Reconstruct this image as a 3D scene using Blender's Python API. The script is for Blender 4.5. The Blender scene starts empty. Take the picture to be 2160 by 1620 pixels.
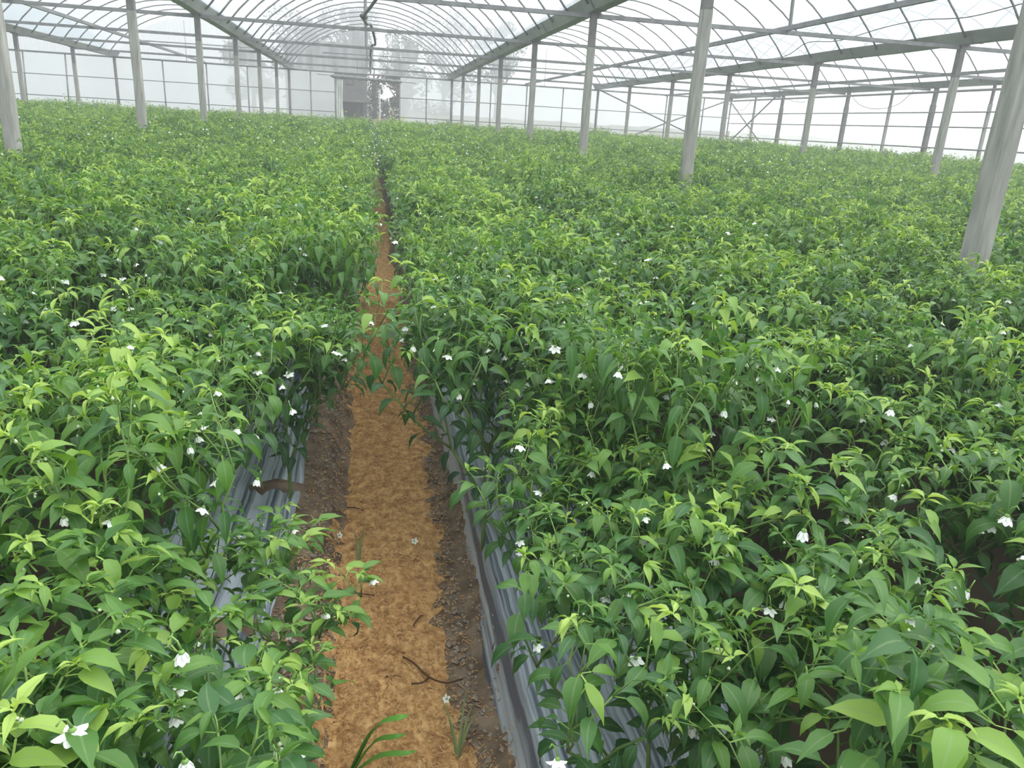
import bpy, math, random
import numpy as np
from mathutils import Vector, Matrix
random.seed(7)
rng = np.random.default_rng(11)
S = bpy.context.scene
C = S.collection
PI = math.pi

# ------------------------------------------------------------ camera
FPX, PITCH, YAW, ROLL, CAMZ = 1610.6, .326, .192, -.058, 1.5
ca, sa, cb, sb, cc, sc_ = math.cos(PITCH), math.sin(PITCH), math.cos(YAW), math.sin(YAW), math.cos(ROLL), math.sin(ROLL)
fwd = np.array([sb*ca, cb*ca, -sa]); rgt = np.array([cb, -sb, 0.]); dwn = np.cross(fwd, rgt)
rgt, dwn = cc*rgt + sc_*dwn, -sc_*rgt + cc*dwn
cam = bpy.data.cameras.new('camera'); co = bpy.data.objects.new('camera', cam); C.objects.link(co)
co.matrix_world = Matrix([[rgt[0], -dwn[0], -fwd[0], 0], [rgt[1], -dwn[1], -fwd[1], 0], [rgt[2], -dwn[2], -fwd[2], CAMZ], [0, 0, 0, 1]])
cam.sensor_width = 36; cam.lens = FPX/2160*36; cam.clip_start = .03; cam.clip_end = 400
S.camera = co

def proj(q):
    d = np.asarray(q, float) - np.array([0, 0, CAMZ])
    z = d @ fwd
    if z < .05: return (-1e5, -1e5)
    return 1080 + FPX*(d @ rgt)/z, 810 + FPX*(d @ dwn)/z

# ------------------------------------------------------------ sky, exposure
W = bpy.data.worlds.new('sky'); S.world = W; W.use_nodes = True
nt = W.node_tree; nt.nodes.clear()
def N(nt, t, **k):
    n = nt.nodes.new(t)
    for a, b in k.items():
        if a in n.inputs: n.inputs[a].default_value = b
        else: setattr(n, a, b)
    return n
wo = N(nt, 'ShaderNodeOutputWorld'); bg = N(nt, 'ShaderNodeBackground')
tc = N(nt, 'ShaderNodeTexCoord'); dot = N(nt, 'ShaderNodeVectorMath', operation='DOT_PRODUCT')
_s = Vector((.62, .12, .77)).normalized(); dot.inputs[1].default_value = _s
mr = N(nt, 'ShaderNodeMapRange'); mr.inputs['From Min'].default_value = -.2; mr.inputs['From Max'].default_value = 1
ramp = N(nt, 'ShaderNodeValToRGB')
ramp.color_ramp.elements[0].color = (.70, .75, .77, 1); ramp.color_ramp.elements[1].color = (1.0, .985, .95, 1)
st = N(nt, 'ShaderNodeMapRange'); st.interpolation_type = 'SMOOTHSTEP'; st.inputs['From Min'].default_value = -.1; st.inputs['From Max'].default_value = 1
st.inputs['To Min'].default_value = 1.34; st.inputs['To Max'].default_value = 4.8
nt.links.new(tc.outputs['Generated'], dot.inputs[0])
nt.links.new(dot.outputs['Value'], mr.inputs['Value']); nt.links.new(mr.outputs[0], ramp.inputs[0])
nt.links.new(dot.outputs['Value'], st.inputs['Value'])
nt.links.new(ramp.outputs[0], bg.inputs['Color']); nt.links.new(st.outputs[0], bg.inputs['Strength'])
nt.links.new(bg.outputs[0], wo.inputs[0])
sun = bpy.data.lights.new('veiled_sun', 'SUN'); sun.energy = .9; sun.angle = math.radians(35); sun.color = (1, .97, .9)
so = bpy.data.objects.new('veiled_sun', sun); C.objects.link(so)
so.rotation_euler = (-_s).to_track_quat('-Z', 'Y').to_euler(); so.location = (10, 5, 30)
S.view_settings.view_transform = 'Standard'; S.view_settings.look = 'None'; S.view_settings.gamma = 1
S.view_settings.use_curve_mapping = False; S.view_settings.exposure = 0.0
cy = S.cycles
cy.max_bounces = 7; cy.diffuse_bounces = 4; cy.glossy_bounces = 2; cy.transmission_bounces = 5; cy.transparent_max_bounces = 12
# humid haze in the air
hb = bpy.data.meshes.new('haze'); hb.from_pydata([(x_, y_, z_) for z_ in (-3, 13) for y_ in (-18, 62) for x_ in (-48, 48)], [], [(0, 2, 3, 1), (4, 5, 7, 6), (0, 1, 5, 4), (1, 3, 7, 5), (3, 2, 6, 7), (2, 0, 4, 6)])
hz_ = bpy.data.objects.new('haze', hb); C.objects.link(hz_); hz_['kind'] = 'stuff'; hz_['label'] = 'thin humid haze filling the air'
hm = bpy.data.materials.new('humid_air'); hm.use_nodes = True; hm.node_tree.nodes.clear()
ho = N(hm.node_tree, 'ShaderNodeOutputMaterial'); hv = N(hm.node_tree, 'ShaderNodeVolumeScatter'); hv.inputs['Color'].default_value = (.93, .96, 1, 1); hv.inputs['Density'].default_value = .0125; hv.inputs['Anisotropy'].default_value = .3
hm.node_tree.links.new(hv.outputs[0], ho.inputs['Volume']); hb.materials.append(hm)
cy.caustics_reflective = False; cy.caustics_refractive = False; cy.sample_clamp_indirect = 4

# ------------------------------------------------------------ helpers
def mat(name, col=(.5, .5, .5), rough=.6, metal=0, spec=.4):
    m = bpy.data.materials.new(name); m.use_nodes = True
    b = m.node_tree.nodes['Principled BSDF']
    b.inputs['Base Color'].default_value = (*col, 1); b.inputs['Roughness'].default_value = rough
    b.inputs['Metallic'].default_value = metal; b.inputs['Specular IOR Level'].default_value = spec
    return m
def noise_mat(name, c1, c2, scale=8, rough=.7, metal=0, spec=.3, stretch=(1, 1, 1), c3=None, bump=0, detail=6, lo=.35, hi=.65):
    m = mat(name, c1, rough, metal, spec); t = m.node_tree; b = t.nodes['Principled BSDF']
    tc = N(t, 'ShaderNodeTexCoord'); mp = N(t, 'ShaderNodeMapping'); mp.inputs['Scale'].default_value = stretch
    nz = N(t, 'ShaderNodeTexNoise'); nz.inputs['Scale'].default_value = scale; nz.inputs['Detail'].default_value = detail
    r = N(t, 'ShaderNodeValToRGB'); e = r.color_ramp.elements
    e[0].position = lo; e[0].color = (*c1, 1); e[1].position = hi; e[1].color = (*c2, 1)
    if c3: x = e.new((lo+hi)/2); x.color = (*c3, 1)
    t.links.new(tc.outputs['Object'], mp.inputs[0]); t.links.new(mp.outputs[0], nz.inputs[0])
    t.links.new(nz.outputs[0], r.inputs[0]); t.links.new(r.outputs[0], b.inputs['Base Color'])
    if bump:
        bp = N(t, 'ShaderNodeBump'); bp.inputs['Strength'].default_value = bump; bp.inputs['Distance'].default_value = .01
        t.links.new(nz.outputs[0], bp.inputs['Height']); t.links.new(bp.outputs[0], b.inputs['Normal'])
    return m
def tag(o, label=None, cat=None, group=None, kind=None):
    if label: o['label'] = label
    if cat: o['category'] = cat
    if group: o['group'] = group
    if kind: o['kind'] = kind
    return o
class MB:
    def __init__(s): s.v = []; s.f = []; s.mi = []; s.n = 0
    def add(s, v, f, mi=0):
        s.v += [tuple(map(float, p)) for p in v]; s.f += [tuple(i+s.n for i in q) for q in f]; s.mi += [mi]*len(f); s.n += len(v)
        return s
    def box(s, x0, x1, y0, y1, z0, z1, mi=0):
        return s.add([(x0, y0, z0), (x1, y0, z0), (x1, y1, z0), (x0, y1, z0), (x0, y0, z1), (x1, y0, z1), (x1, y1, z1), (x0, y1, z1)],
                     [(0, 3, 2, 1), (4, 5, 6, 7), (0, 1, 5, 4), (1, 2, 6, 5), (2, 3, 7, 6), (3, 0, 4, 7)], mi)
    def tube(s, pts, r, n=6, mi=0):
        pts = [Vector(p) for p in pts]; rr = r if isinstance(r, (list, tuple)) else [r]*len(pts)
        v = []; f = []; up = None
        for i, p in enumerate(pts):
            d = (pts[min(i+1, len(pts)-1)] - pts[max(i-1, 0)]).normalized()
            if up is None: up = d.orthogonal().normalized()
            up = (up - d*up.dot(d)).normalized(); sd = d.cross(up)
            for k in range(n):
                a = 2*PI*k/n + PI/n; v.append(p + (up*math.cos(a) + sd*math.sin(a))*rr[i])
        for i in range(len(pts)-1):
            for k in range(n):
                f.append((i*n+k, i*n+(k+1) % n, (i+1)*n+(k+1) % n, (i+1)*n+k))
        f.append(tuple(range(n))[::-1]); f.append(tuple((len(pts)-1)*n+k for k in range(n)))
        return s.add(v, f, mi)
    def mesh(s, name, mats, smooth=False):
        me = bpy.data.meshes.new(name); me.from_pydata(s.v, [], s.f)
        for m in (mats if isinstance(mats, (list, tuple)) else [mats]): me.materials.append(m)
        if any(s.mi): me.polygons.foreach_set('material_index', s.mi)
        if smooth: me.polygons.foreach_set('use_smooth', [True]*len(s.f))
        me.update(); return me
    def build(s, name, mats, parent=None, smooth=False, loc=None):
        o = bpy.data.objects.new(name, s.mesh(name, mats, smooth)); C.objects.link(o)
        if parent: o.parent = parent
        if loc: o.location = loc
        return o
def empty(name, loc, label, cat, group=None):
    o = bpy.data.objects.new(name, None); C.objects.link(o); o.location = loc; o.empty_display_size = .1
    return tag(o, label, cat, group)
def link(name, me, parent=None, loc=(0, 0, 0)):
    o = bpy.data.objects.new(name, me); C.objects.link(o); o.parent = parent; o.location = loc; return o
ORD = ['nearest', 'second', 'third', 'fourth', 'fifth', 'sixth', 'seventh', 'eighth', 'ninth', 'tenth', 'eleventh', 'twelfth', 'thirteenth', 'fourteenth', 'fifteenth', 'sixteenth', 'seventeenth', 'eighteenth', 'nineteenth', 'twentieth', 'twenty-first', 'twenty-second', 'twenty-third', 'twenty-fourth', 'twenty-fifth', 'twenty-sixth', 'twenty-seventh', 'twenty-eighth', 'twenty-ninth', 'thirtieth', 'thirty-first', 'thirty-second', 'thirty-third', 'thirty-fourth']

# ------------------------------------------------------------ layout numbers
YJ = [3.45, 7.36, 11.31, 15.36, 19.38, 23.26, 27.3, 31.42]       # post rows 3..10
XG = {'L3': -14.9, 'L2': -8.94, 'L1': -2.96, 'R1': 3.05, 'R2': 8.87, 'R3': 14.6}
YF, YB = 31.42, -4.6
ZG = 3.0                                                       # tie bar height
BED0, PITCHB = .10, 1.06                                       # path centre, bed pitch
BEDZ = .15

# ------------------------------------------------------------ materials
M = {}
M['concrete'] = noise_mat('weathered_concrete', (.24, .235, .22), (.47, .46, .43), 5, .85, 0, .2, (4, 4, .6), c3=(.36, .35, .33), bump=.5, lo=.3, hi=.7)
M['steel'] = noise_mat('galvanised_steel', (.19, .19, .195), (.29, .29, .30), 6, .55, .5, .4)
M['darksteel'] = noise_mat('dull_steel_sleeve', (.15, .145, .145), (.24, .23, .225), 9, .6, .4, .3)
M['gutter'] = noise_mat('gutter_steel', (.24, .25, .255), (.40, .405, .41), 2.2, .6, .3, .4, (1, .5, 1))
M['wire'] = mat('cable_rubber', (.12, .12, .12), .6)
M['hose'] = mat('grey_hose', (.10, .10, .10), .6)
M['soil'] = noise_mat('damp_soil_painted_shade', (.12, .083, .058), (.27, .20, .145), 14, .95, 0, .1, c3=(.19, .138, .098), bump=1)
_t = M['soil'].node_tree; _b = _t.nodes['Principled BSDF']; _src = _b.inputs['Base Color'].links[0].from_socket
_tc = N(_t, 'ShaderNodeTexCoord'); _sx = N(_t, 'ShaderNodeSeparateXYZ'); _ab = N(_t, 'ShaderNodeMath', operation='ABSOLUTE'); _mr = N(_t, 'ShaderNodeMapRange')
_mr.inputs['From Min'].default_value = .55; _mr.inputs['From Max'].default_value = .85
_mx = N(_t, 'ShaderNodeMix', data_type='RGBA'); _mx.inputs['B'].default_value = (.052, .042, .026, 1)     # shade among the outer beds, painted into the soil colour away from the path
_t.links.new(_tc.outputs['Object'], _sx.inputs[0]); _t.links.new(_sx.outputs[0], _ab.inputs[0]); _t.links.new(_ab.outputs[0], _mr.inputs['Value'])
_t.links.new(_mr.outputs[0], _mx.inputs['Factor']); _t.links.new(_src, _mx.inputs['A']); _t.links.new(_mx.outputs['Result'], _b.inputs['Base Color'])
M['clod'] = noise_mat('soil_clod', (.22, .18, .145), (.38, .33, .28), 30, .95, 0, .1)
M['husk'] = noise_mat('rice_husk_bed', (.38, .205, .085), (.76, .48, .22), 26, .9, 0, .15, c3=(.60, .345, .145), bump=1, detail=10)
M['flake'] = noise_mat('rice_husk_flake', (.36, .19, .075), (.74, .50, .25), 60, .7, 0, .3, c3=(.56, .33, .14), detail=2)
M['twig'] = mat('dry_twig', (.10, .055, .03), .9)
def film_mat(name, col, trans, tcol=(.93, .95, .96), rough=.35, streak=0):
    m = bpy.data.materials.new(name); m.use_nodes = True; t = m.node_tree; t.nodes.clear()
    o = N(t, 'ShaderNodeOutputMaterial'); a = N(t, 'ShaderNodeBsdfTranslucent'); a.inputs[0].default_value = (*col, 1)
    b = N(t, 'ShaderNodeBsdfTransparent'); b.inputs[0].default_value = (*tcol, 1)
    d = N(t, 'ShaderNodeBsdfDiffuse'); d.inputs[0].default_value = (*[c*.8 for c in col], 1)
    m1 = N(t, 'ShaderNodeMixShader'); m1.inputs[0].default_value = .3
    t.links.new(a.outputs[0], m1.inputs[1]); t.links.new(d.outputs[0], m1.inputs[2])
    m2 = N(t, 'ShaderNodeMixShader'); m2.inputs[0].default_value = trans
    tc = N(t, 'ShaderNodeTexCoord'); mp = N(t, 'ShaderNodeMapping'); mp.inputs['Scale'].default_value = (3.5, 3.5, .35) if streak else (.5, .5, .5)
    nz = N(t, 'ShaderNodeTexNoise'); nz.inputs['Scale'].default_value = 1.3; nz.inputs['Detail'].default_value = 4
    r = N(t, 'ShaderNodeMapRange'); r.inputs['From Min'].default_value = .3; r.inputs['From Max'].default_value = .7
    r.inputs['To Min'].default_value = trans - (.16 if streak else .06); r.inputs['To Max'].default_value = trans + (.16 if streak else .06)
    t.links.new(tc.outputs['Object'], mp.inputs[0]); t.links.new(mp.outputs[0], nz.inputs[0]); t.links.new(nz.outputs[0], r.inputs[0])
    t.links.new(r.outputs[0], m2.inputs[0])
    t.links.new(m1.outputs[0], m2.inputs[1]); t.links.new(b.outputs[0], m2.inputs[2]); t.links.new(m2.outputs[0], o.inputs[0])
    return m
M['roof_film'] = film_mat('clear_roof_film', (.78, .83, .90), .66, (.91, .95, .98))
M['wall_film'] = film_mat('milky_wall_film', (.80, .87, .93), .27, (.90, .95, .98))
M['gable_film'] = film_mat('dripping_gable_film', (.76, .81, .86), .62, (.90, .95, .98), streak=1)

# ------------------------------------------------------------ greenhouse shell
YHOOP = []
y = 30.35
while y > YB: YHOOP.append(y); y -= 1.07
def arch(xc, hw, k=14, rise=1.42, base=3.12):
    R = (hw*hw + rise*rise)/(2*rise); out = []
    a1 = math.asin(hw/R)
    for i in range(k+1):
        a = -a1 + 2*a1*i/k; out.append((xc + R*math.sin(a), base + rise - R + R*math.cos(a)))
    return out
BAYS = [('L3', 'L2', 'far left bay'), ('L2', 'L1', 'bay left of the path'), ('L1', 'R1', 'middle bay over the path'), ('R1', 'R2', 'bay right of the middle'), ('R2', 'R3', 'bay beside the right wall')]
for bi, (a, b, nm) in enumerate(BAYS):
    xa, xb = XG[a] + .15, XG[b] - .15; xc, hw = (xa+xb)/2, (xb-xa)/2
    # roof film, sagging a little between the hoops
    pr = arch(xc, hw, 20, base=3.15); ys = np.arange(YB, YF+.01, (YF-YB)/110)
    v = []; f = []
    for i, yy in enumerate(ys):
        s = .018*math.sin(yy*5.87)
        for (x, z) in pr: v.append((x, yy, z + .02 + s + .01*math.sin(x*3+yy)))
    n = len(pr)
    for i in range(len(ys)-1):
        for k in range(n-1): f.append((i*n+k, i*n+k+1, (i+1)*n+k+1, (i+1)*n+k))
    o = MB().add(v, f).build('ceiling', M['roof_film'], smooth=True)
    tag(o, 'clear plastic roof film arched over the ' + nm, kind='structure')
    # hoops
    if bi == 0: continue
    pr2 = arch(xc, hw, 18, base=3.11); mb = MB().tube([(x, 0, z) for x, z in pr2], .017, 6); me = mb.mesh('roof_hoop', M['steel'], True)
    c = 0
    for yy in YHOOP:
        vis = any(0 <= p[0] <= 2160 and 0 <= p[1] <= 1620 for p in (proj((x, yy, z)) for x, z in pr2))
        if not vis: continue
        o = link('roof_hoop', me, None, (0, yy, 0))
        q = 'nearest to the far wall' if c == 0 else ORD[c] + ' from the far wall'
        tag(o, 'thin steel roof hoop, %s, %s' % (nm, q), 'roof hoop', 'roof hoops over the ' + nm); c += 1
    # tie bars at every post row
    c = 0
    for yy in reversed(YJ[:-1]):
        pa, pb = proj((XG[a], yy, ZG)), proj((XG[b], yy, ZG))
        if not any(0 <= pa[0]+(pb[0]-pa[0])*t <= 2160 and 0 <= pa[1]+(pb[1]-pa[1])*t <= 1620 for t in np.linspace(0, 1, 30)): continue
        o = MB().box(XG[a]+.06, XG[b]-.06, yy-.028, yy+.028, ZG-.03, ZG+.025).build('tie_bar', M['steel'])
        q = 'nearest to the far wall' if c == 0 else ORD[c] + ' from the far wall'
        tag(o, 'grey steel tie bar across the %s, %s' % (nm, q), 'tie bar', 'tie bars across the ' + nm); c += 1
# gutters
for g, nm, y0 in (('L2', 'on the left-hand post row near the left edge', -4), ('L1', 'left of the path', -4), ('R1', 'right of the path', -4), ('R2', 'second to the right of the path', -4), ('R3', 'along the top of the right wall', -4)):
    x = XG[g]; p = [(x-.18, 3.19), (x-.17, 3.17), (x-.08, 3.035), (x+.08, 3.035), (x+.17, 3.17), (x+.18, 3.19)]
    inn = [(x+.165, 3.195), (x+.155, 3.18), (x+.07, 3.05), (x-.07, 3.05), (x-.155, 3.18), (x-.165, 3.195)]
    q = p + inn; v = []; f = []; ys = np.arange(y0, YF+.3, .5); n = len(q)
    for i, yy in enumerate(ys):
        j = .004*math.sin(yy*2.1+x)
        v += [(a_+j*.6, yy, z_ + j) for a_, z_ in q]
    for i in range(len(ys)-1):
        for k in range(n): f.append((i*n+k, (i+1)*n+k, (i+1)*n+(k+1) % n, i*n+(k+1) % n))
    f.append(tuple(range(n))); f.append(tuple((len(ys)-1)*n+k for k in reversed(range(n))))
    e = empty('roof_gutter', (0, 0, 0), 'long grey sheet-steel roof gutter ' + nm, 'gutter', 'roof gutters')
    MB().add(v, f).build('trough', M['gutter'], e)
    jb = [yy for yy in (2.0, 5.0, 8.0, 11.0, 14.0, 17.0, 20.0, 23.0, 26.0, 29.0)]
    for yy in jb:
        mb = MB()
        pts = [(a_*1.0 + (a_-x)*.03, z_-.004) for a_, z_ in p]; v = []
        for dy in (-.03, .03): v += [(a_, yy+dy, z_) for a_, z_ in pts]
        n = len(pts); mb.add(v, [(k, n+k, n+k+1, k+1) for k in range(n-1)])
        mb.build('joint_collar', M['steel'], e)
# mid-bay purlins
for x, z, nm in ((-5.9, 3.05, 'running lengthwise through the bay left of the path'), (5.96, 3.05, 'running lengthwise through the bay right of the middle'), (11.75, 2.99, 'running lengthwise beside the right wall')):
    o = MB().box(x-.03, x+.03, 1.0, YF, z-.03 + .0, z+.03).build('mid_bay_beam', M['steel'])
    tag(o, 'straight grey steel beam at tie bar height ' + nm, 'beam', 'lengthwise beams')
# king posts
for c, yy in enumerate((YJ[6], YJ[5], YJ[4], YJ[3], YJ[2])):
    o = MB().tube([(-.10+.015*(c % 2), yy, ZG+.02), (-.10, yy, 4.5)], .022 if c > 1 else .018).build('hanger_rod', M['steel'])
    q = 'nearest to the far wall' if c == 0 else ORD[c] + ' from the far wall'
    tag(o, 'upright steel rod over the path, ' + q, 'rod', 'upright rods over the path')
o = MB().tube([(6.0, YJ[2], 3.08), (5.93, YJ[2], 4.52)], .028).build('hanger_rod', M['steel'])
tag(o, 'upright steel rod standing on the lengthwise beam right of the middle bay', 'rod')

# posts
g_lab = {'L2': 'in the row nearest the left edge', 'L1': 'in the row left of the path', 'R1': 'in the row right of the path', 'R2': 'in the second row right of the path'}
def post(g, j, c):
    x, yy = XG[g], YJ[j]
    q = ORD[c] + (' to the camera' if c == 0 else ' from the camera')
    tail = {('R1', 0): 'thick streaked pale concrete post close by at the right edge', ('L1', 1): 'pale concrete post at the left edge, nearest in its row'}.get((g, j))
    e = empty('concrete_post', (x, yy, 0), tail or 'square grey concrete post %s, %s' % (g_lab[g], q), 'post', 'concrete posts ' + g_lab[g])
    zt = 2.60 + random.uniform(-.06, .04); b = .056; mb = MB()
    n = 10; v = []; f = []; jx = random.uniform(-9, 9)
    prof = [(-1, -.8), (-.8, -1), (.8, -1), (1, -.8), (1, .8), (.8, 1), (-.8, 1), (-1, .8)]
    for i in range(n+1):
        z = -.1 + (zt+.1)*i/n; w_ = b*(1 - .12*i/n) + .0015*math.sin(i*2.3+jx)
        for px, py in prof: v.append((px*w_ + .003*math.sin(i*.9+jx), py*w_, z))
    for i in range(n):
        for k in range(8): f.append((i*8+k, i*8+(k+1) % 8, (i+1)*8+(k+1) % 8, (i+1)*8+k))
    f.append(tuple(n*8+k for k in range(8)))
    mb.add(v, f).build('shaft', M['concrete'], e)
    mb = MB(); w_ = .045; mb.box(-w_, w_, -w_, w_, zt-.10, 3.03); mb.build('steel_sleeve', M['darksteel'], e)
    mb = MB(); mb.box(-.10, .10, -.06, .06, 3.022, 3.036); mb.build('cap_plate', M['steel'], e)
for g, js in (('R1', range(0, 7)), ('L1', range(1, 7)), ('R2', range(2, 7)), ('L2', range(5, 7))):
    for c, j in enumerate(js): post(g, j, c)

# far wall frame
def pipe(name, a, b, r, label, cat, group=None, m='steel'):
    return tag(MB().tube([a, b], r, 8).build(name, M[m], smooth=True), label, cat, group)
DX0, DX1 = -1.29, 1.10
wx = [(-13.4, 'leftmost in view'), (-12.02, 'second from the left edge'), (-10.66, 'left of the left post row'), (-8.94, 'under the end of the left-hand gutter'), (-7.34, 'midway between left gutter and left mid-bay beam'),
      (-5.85, 'under the end of the left mid-bay beam'), (-4.43, 'between the left mid-bay beam and gutter'), (-2.96, 'below the gutter left of the path'), (-2.19, 'just left of the doorway frame'),
      (2.11, 'just right of the doorway'), (3.08, 'under the end of the gutter right of the path'), (4.60, 'between the right gutter end and the mid-bay beam'), (6.02, 'under the end of the right mid-bay beam'), (7.48, 'between the mid-bay beam and the second right gutter'),
      (8.9, 'under the end of the second right gutter'), (10.2, 'inside the left half of the cross brace'), (11.8, 'in the middle of the cross brace'), (13.4, 'in the right half of the cross brace'), (14.58, 'in the far right corner')]
for x, nm in wx:
    big = 'gutter' in nm and ('under' in nm or 'below' in nm)
    r = .05 if big else .026
    pipe('wall_upright', (x, YF-.03, 0), (x + (.12 if x < -9.5 else 0), YF-.03, 3.02), r, 'upright of the far wall frame ' + nm, 'wall post', 'uprights of the far wall', 'darksteel' if big else 'steel')
for z, nm in ((1.60, 'lower'), (2.30, 'middle')):
    pipe('wall_rail', (-14.8, YF-.07, z), (DX0-.03, YF-.07, z+.02), .016, nm + ' thin rail of the far wall left of the doorway', 'rail', 'far wall rails')
    pipe('wall_rail', (DX1+.02, YF-.07, z-.04), (14.55, YF-.07, z-.02), .016, nm + ' thin rail of the far wall right of the doorway', 'rail', 'far wall rails')
pipe('wall_rail', (-14.8, YF-.09, 3.03), (14.6, YF-.09, 3.0), .034, 'thick top rail along the whole far wall', 'rail')
pipe('door_post', (DX0, YF-.05, 0), (DX0, YF-.05, 3.02), .035, 'left upright of the open doorway in the far wall', 'door post')
pipe('door_post', (DX1, YF-.05, 0), (DX1, YF-.05, 3.02), .028, 'right upright of the open doorway in the far wall', 'door post')
pipe('gable_rail', (-1.74, YF-.05, 3.66), (2.06, YF-.05, 3.70), .02, 'short thin rail high in the gable above the doorway', 'rail')
pipe('gable_rail', (-8.0, YF-.05, 3.62), (-3.6, YF-.05, 3.66), .02, 'short thin rail in the gable of the bay left of the path', 'rail')
pipe('gable_rail', (4.0, YF-.05, 3.66), (7.9, YF-.05, 3.66), .02, 'short thin rail in the gable of the bay right of the middle', 'rail')
for x, nm in ((-.48, 'above the left half of the doorway'), (.64, 'above the right half of the doorway'), (-6.5, 'left one in the gable left of the path'), (-5.0, 'right one in the gable left of the path'), (5.2, 'left one in the gable right of the middle'), (6.7, 'right one in the gable right of the middle')):
    pipe('hanging_cord', (x, YF-.06, 3.02), (x, YF-.06, 4.38), .008, 'thin upright cord in the far gable, ' + nm, 'cord', 'thin cords in the far gables')
for a, b, nm in (((8.96, YF-.16, 3.0), (14.5, YF-.16, 1.0), 'falling to the right'), ((14.5, YF-.19, 3.0), (8.96, YF-.19, .8), 'falling to the left')):
    pipe('cross_brace', a, b, .028, 'diagonal pipe of the cross brace on the far wall, ' + nm, 'brace')
XR = 14.6
for a, b, nm in (((XR-.18, 31.3, 3.0), (XR-.18, 27.3, 1.0), 'falling towards the camera'), ((XR-.24, 27.3, 3.0), (XR-.24, 31.3, 1.0), 'falling towards the far corner')):
    pipe('cross_brace', a, b, .028, 'diagonal pipe of the cross brace on the right wall, ' + nm, 'brace')
c = 0
ysw = [29.3, 27.2, 25.2, 23.15, 21.0, 19.2, 17.2, 15.3]
for i, yy in enumerate(ysw):
    r = .055 if i % 2 else .034
    e = empty('side_wall_post', (XR, yy, 0), '%s post of the right side wall, %s from the far corner' % ('thick' if i % 2 else 'thin', ORD[i] if i else 'first'), 'wall post', 'posts of the right side wall')
    MB().box(-r, r, -r, r, -.1, 2.62).build('shaft', M['concrete'] if i % 2 == 0 else M['darksteel'], e)
    MB().box(-r*.8, r*.8, -r*.8, r*.8, 2.6, 3.03).build('steel_sleeve', M['darksteel'], e)
for z, nm, r in ((2.43, 'upper', .018), (2.07, 'middle', .018), (1.55, 'lower', .02)):
    pipe('side_wall_rail', (XR-.06, 2, z), (XR-.06, YF-.05, z), r, nm + ' thin rail along the right side wall', 'rail', 'side wall rails')
pipe('side_wall_rail', (XR-.1, 2, 2.93), (XR-.1, YF-.05, 2.93), .03, 'thick pipe just under the gutter of the right wall', 'rail')

# films of the walls
def sheet(name, p00, p10, p11, p01, nu, nv, m, wob, ax, label, skip=None):
    v = []; f = []
    P = [np.array(p, float) for p in (p00, p10, p11, p01)]
    for j in range(nv+1):
        for i in range(nu+1):
            u, w_ = i/nu, j/nv
            p = (P[0]*(1-u)+P[1]*u)*(1-w_) + (P[3]*(1-u)+P[2]*u)*w_
            p[ax] += wob*(math.sin(u*37+w_*5)+.6*math.sin(u*91+3*w_)+.5*math.sin(w_*17+u*9)); v.append(p)
    for j in range(nv):
        for i in range(nu):
            f.append((j*(nu+1)+i, j*(nu+1)+i+1, (j+1)*(nu+1)+i+1, (j+1)*(nu+1)+i))
    o = MB().add(v, f).build(name, m, smooth=True); return tag(o, label, kind='structure')
sheet('wall_far', (-14.9, YF+.05, 0), (DX0-.02, YF+.05, 0), (DX0-.02, YF+.05, 3.04), (-14.9, YF+.05, 3.04), 90, 10, M['wall_film'], .008, 1, 'milky plastic film of the far wall left of the doorway')
sheet('wall_far', (DX1+.02, YF+.05, 0), (14.65, YF+.05, 0), (14.65, YF+.05, 3.04), (DX1+.02, YF+.05, 3.04), 90, 10, M['wall_film'], .008, 1, 'milky plastic film of the far wall right of the doorway')
sheet('wall_right', (14.7, YB, 0), (14.7, YF, 0), (14.7, YF, 3.1), (14.7, YB, 3.1), 120, 10, M['wall_film'], .012, 0, 'milky plastic film of the right wall')
sheet('wall_left', (-14.98, YB, 0), (-14.98, YF, 0), (-14.98, YF, 3.1), (-14.98, YB, 3.1), 120, 10, M['wall_film'], .01, 0, 'milky plastic film of the left wall')
sheet('wall_back', (-14.98, YB, 0), (14.7, YB, 0), (14.7, YB, 3.1), (-14.98, YB, 3.1), 60, 6, M['wall_film'], .01, 1, 'milky plastic film of the wall behind the camera')
for a, b, nm in BAYS:
    for yy, s in ((YF+.04, 'far'), (YB, 'back')):
        xa, xb = XG[a] - .05, XG[b] + .05; xc, hw = (xa+xb)/2, (xb-xa)/2; pr = arch(xc, hw - .1, 24, base=3.13)
        v = [(x, yy, z) for x, z in pr] + [(x, yy, 3.02) for x, z in pr]; n = len(pr)
        o = MB().add(v, [(k, k+1, n+k+1, n+k) for k in range(n-1)]).build('wall_' + s, M['gable_film'])
        tag(o, 'plastic film of the arched %s gable in the %s' % (s, nm), kind='structure')

# rolled film over the doorway, bundle on its left
v = []
e = empty('film_roll', (0, YF-.2, 2.88), 'sagging roll of grey film hanging over the doorway', 'film roll')
mb = MB(); mb.tube([(-1.95, 0, .02), (-1.55, 0, .015), (-1.40, 0, 0), (1.15, 0, -.05), (1.25, 0, -.06), (1.7, 0, -.07)], .014, 8); mb.build('roller_pipe', M['steel'], e)
pts = [(-1.45+2.62*i/30, .02*math.sin(i*1.7), -.01-.05*i/30 + .008*math.sin(i*2.9)) for i in range(31)]
mb = MB(); mb.tube(pts, [.03]+[.065+.014*math.sin(i*1.9) for i in range(29)]+[.03], 10)
M['rolled'] = noise_mat('rolled_film', (.15, .15, .15), (.26, .26, .26), 8, .5, 0, .4, (1, 1, 4)); mb.build('rolled_film', M['rolled'], e, True)
mb = MB()
M['bundle'] = noise_mat('gathered_film', (.62, .63, .60), (.80, .82, .80), 9, .4, 0, .5, (1, 1, .2))
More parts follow.
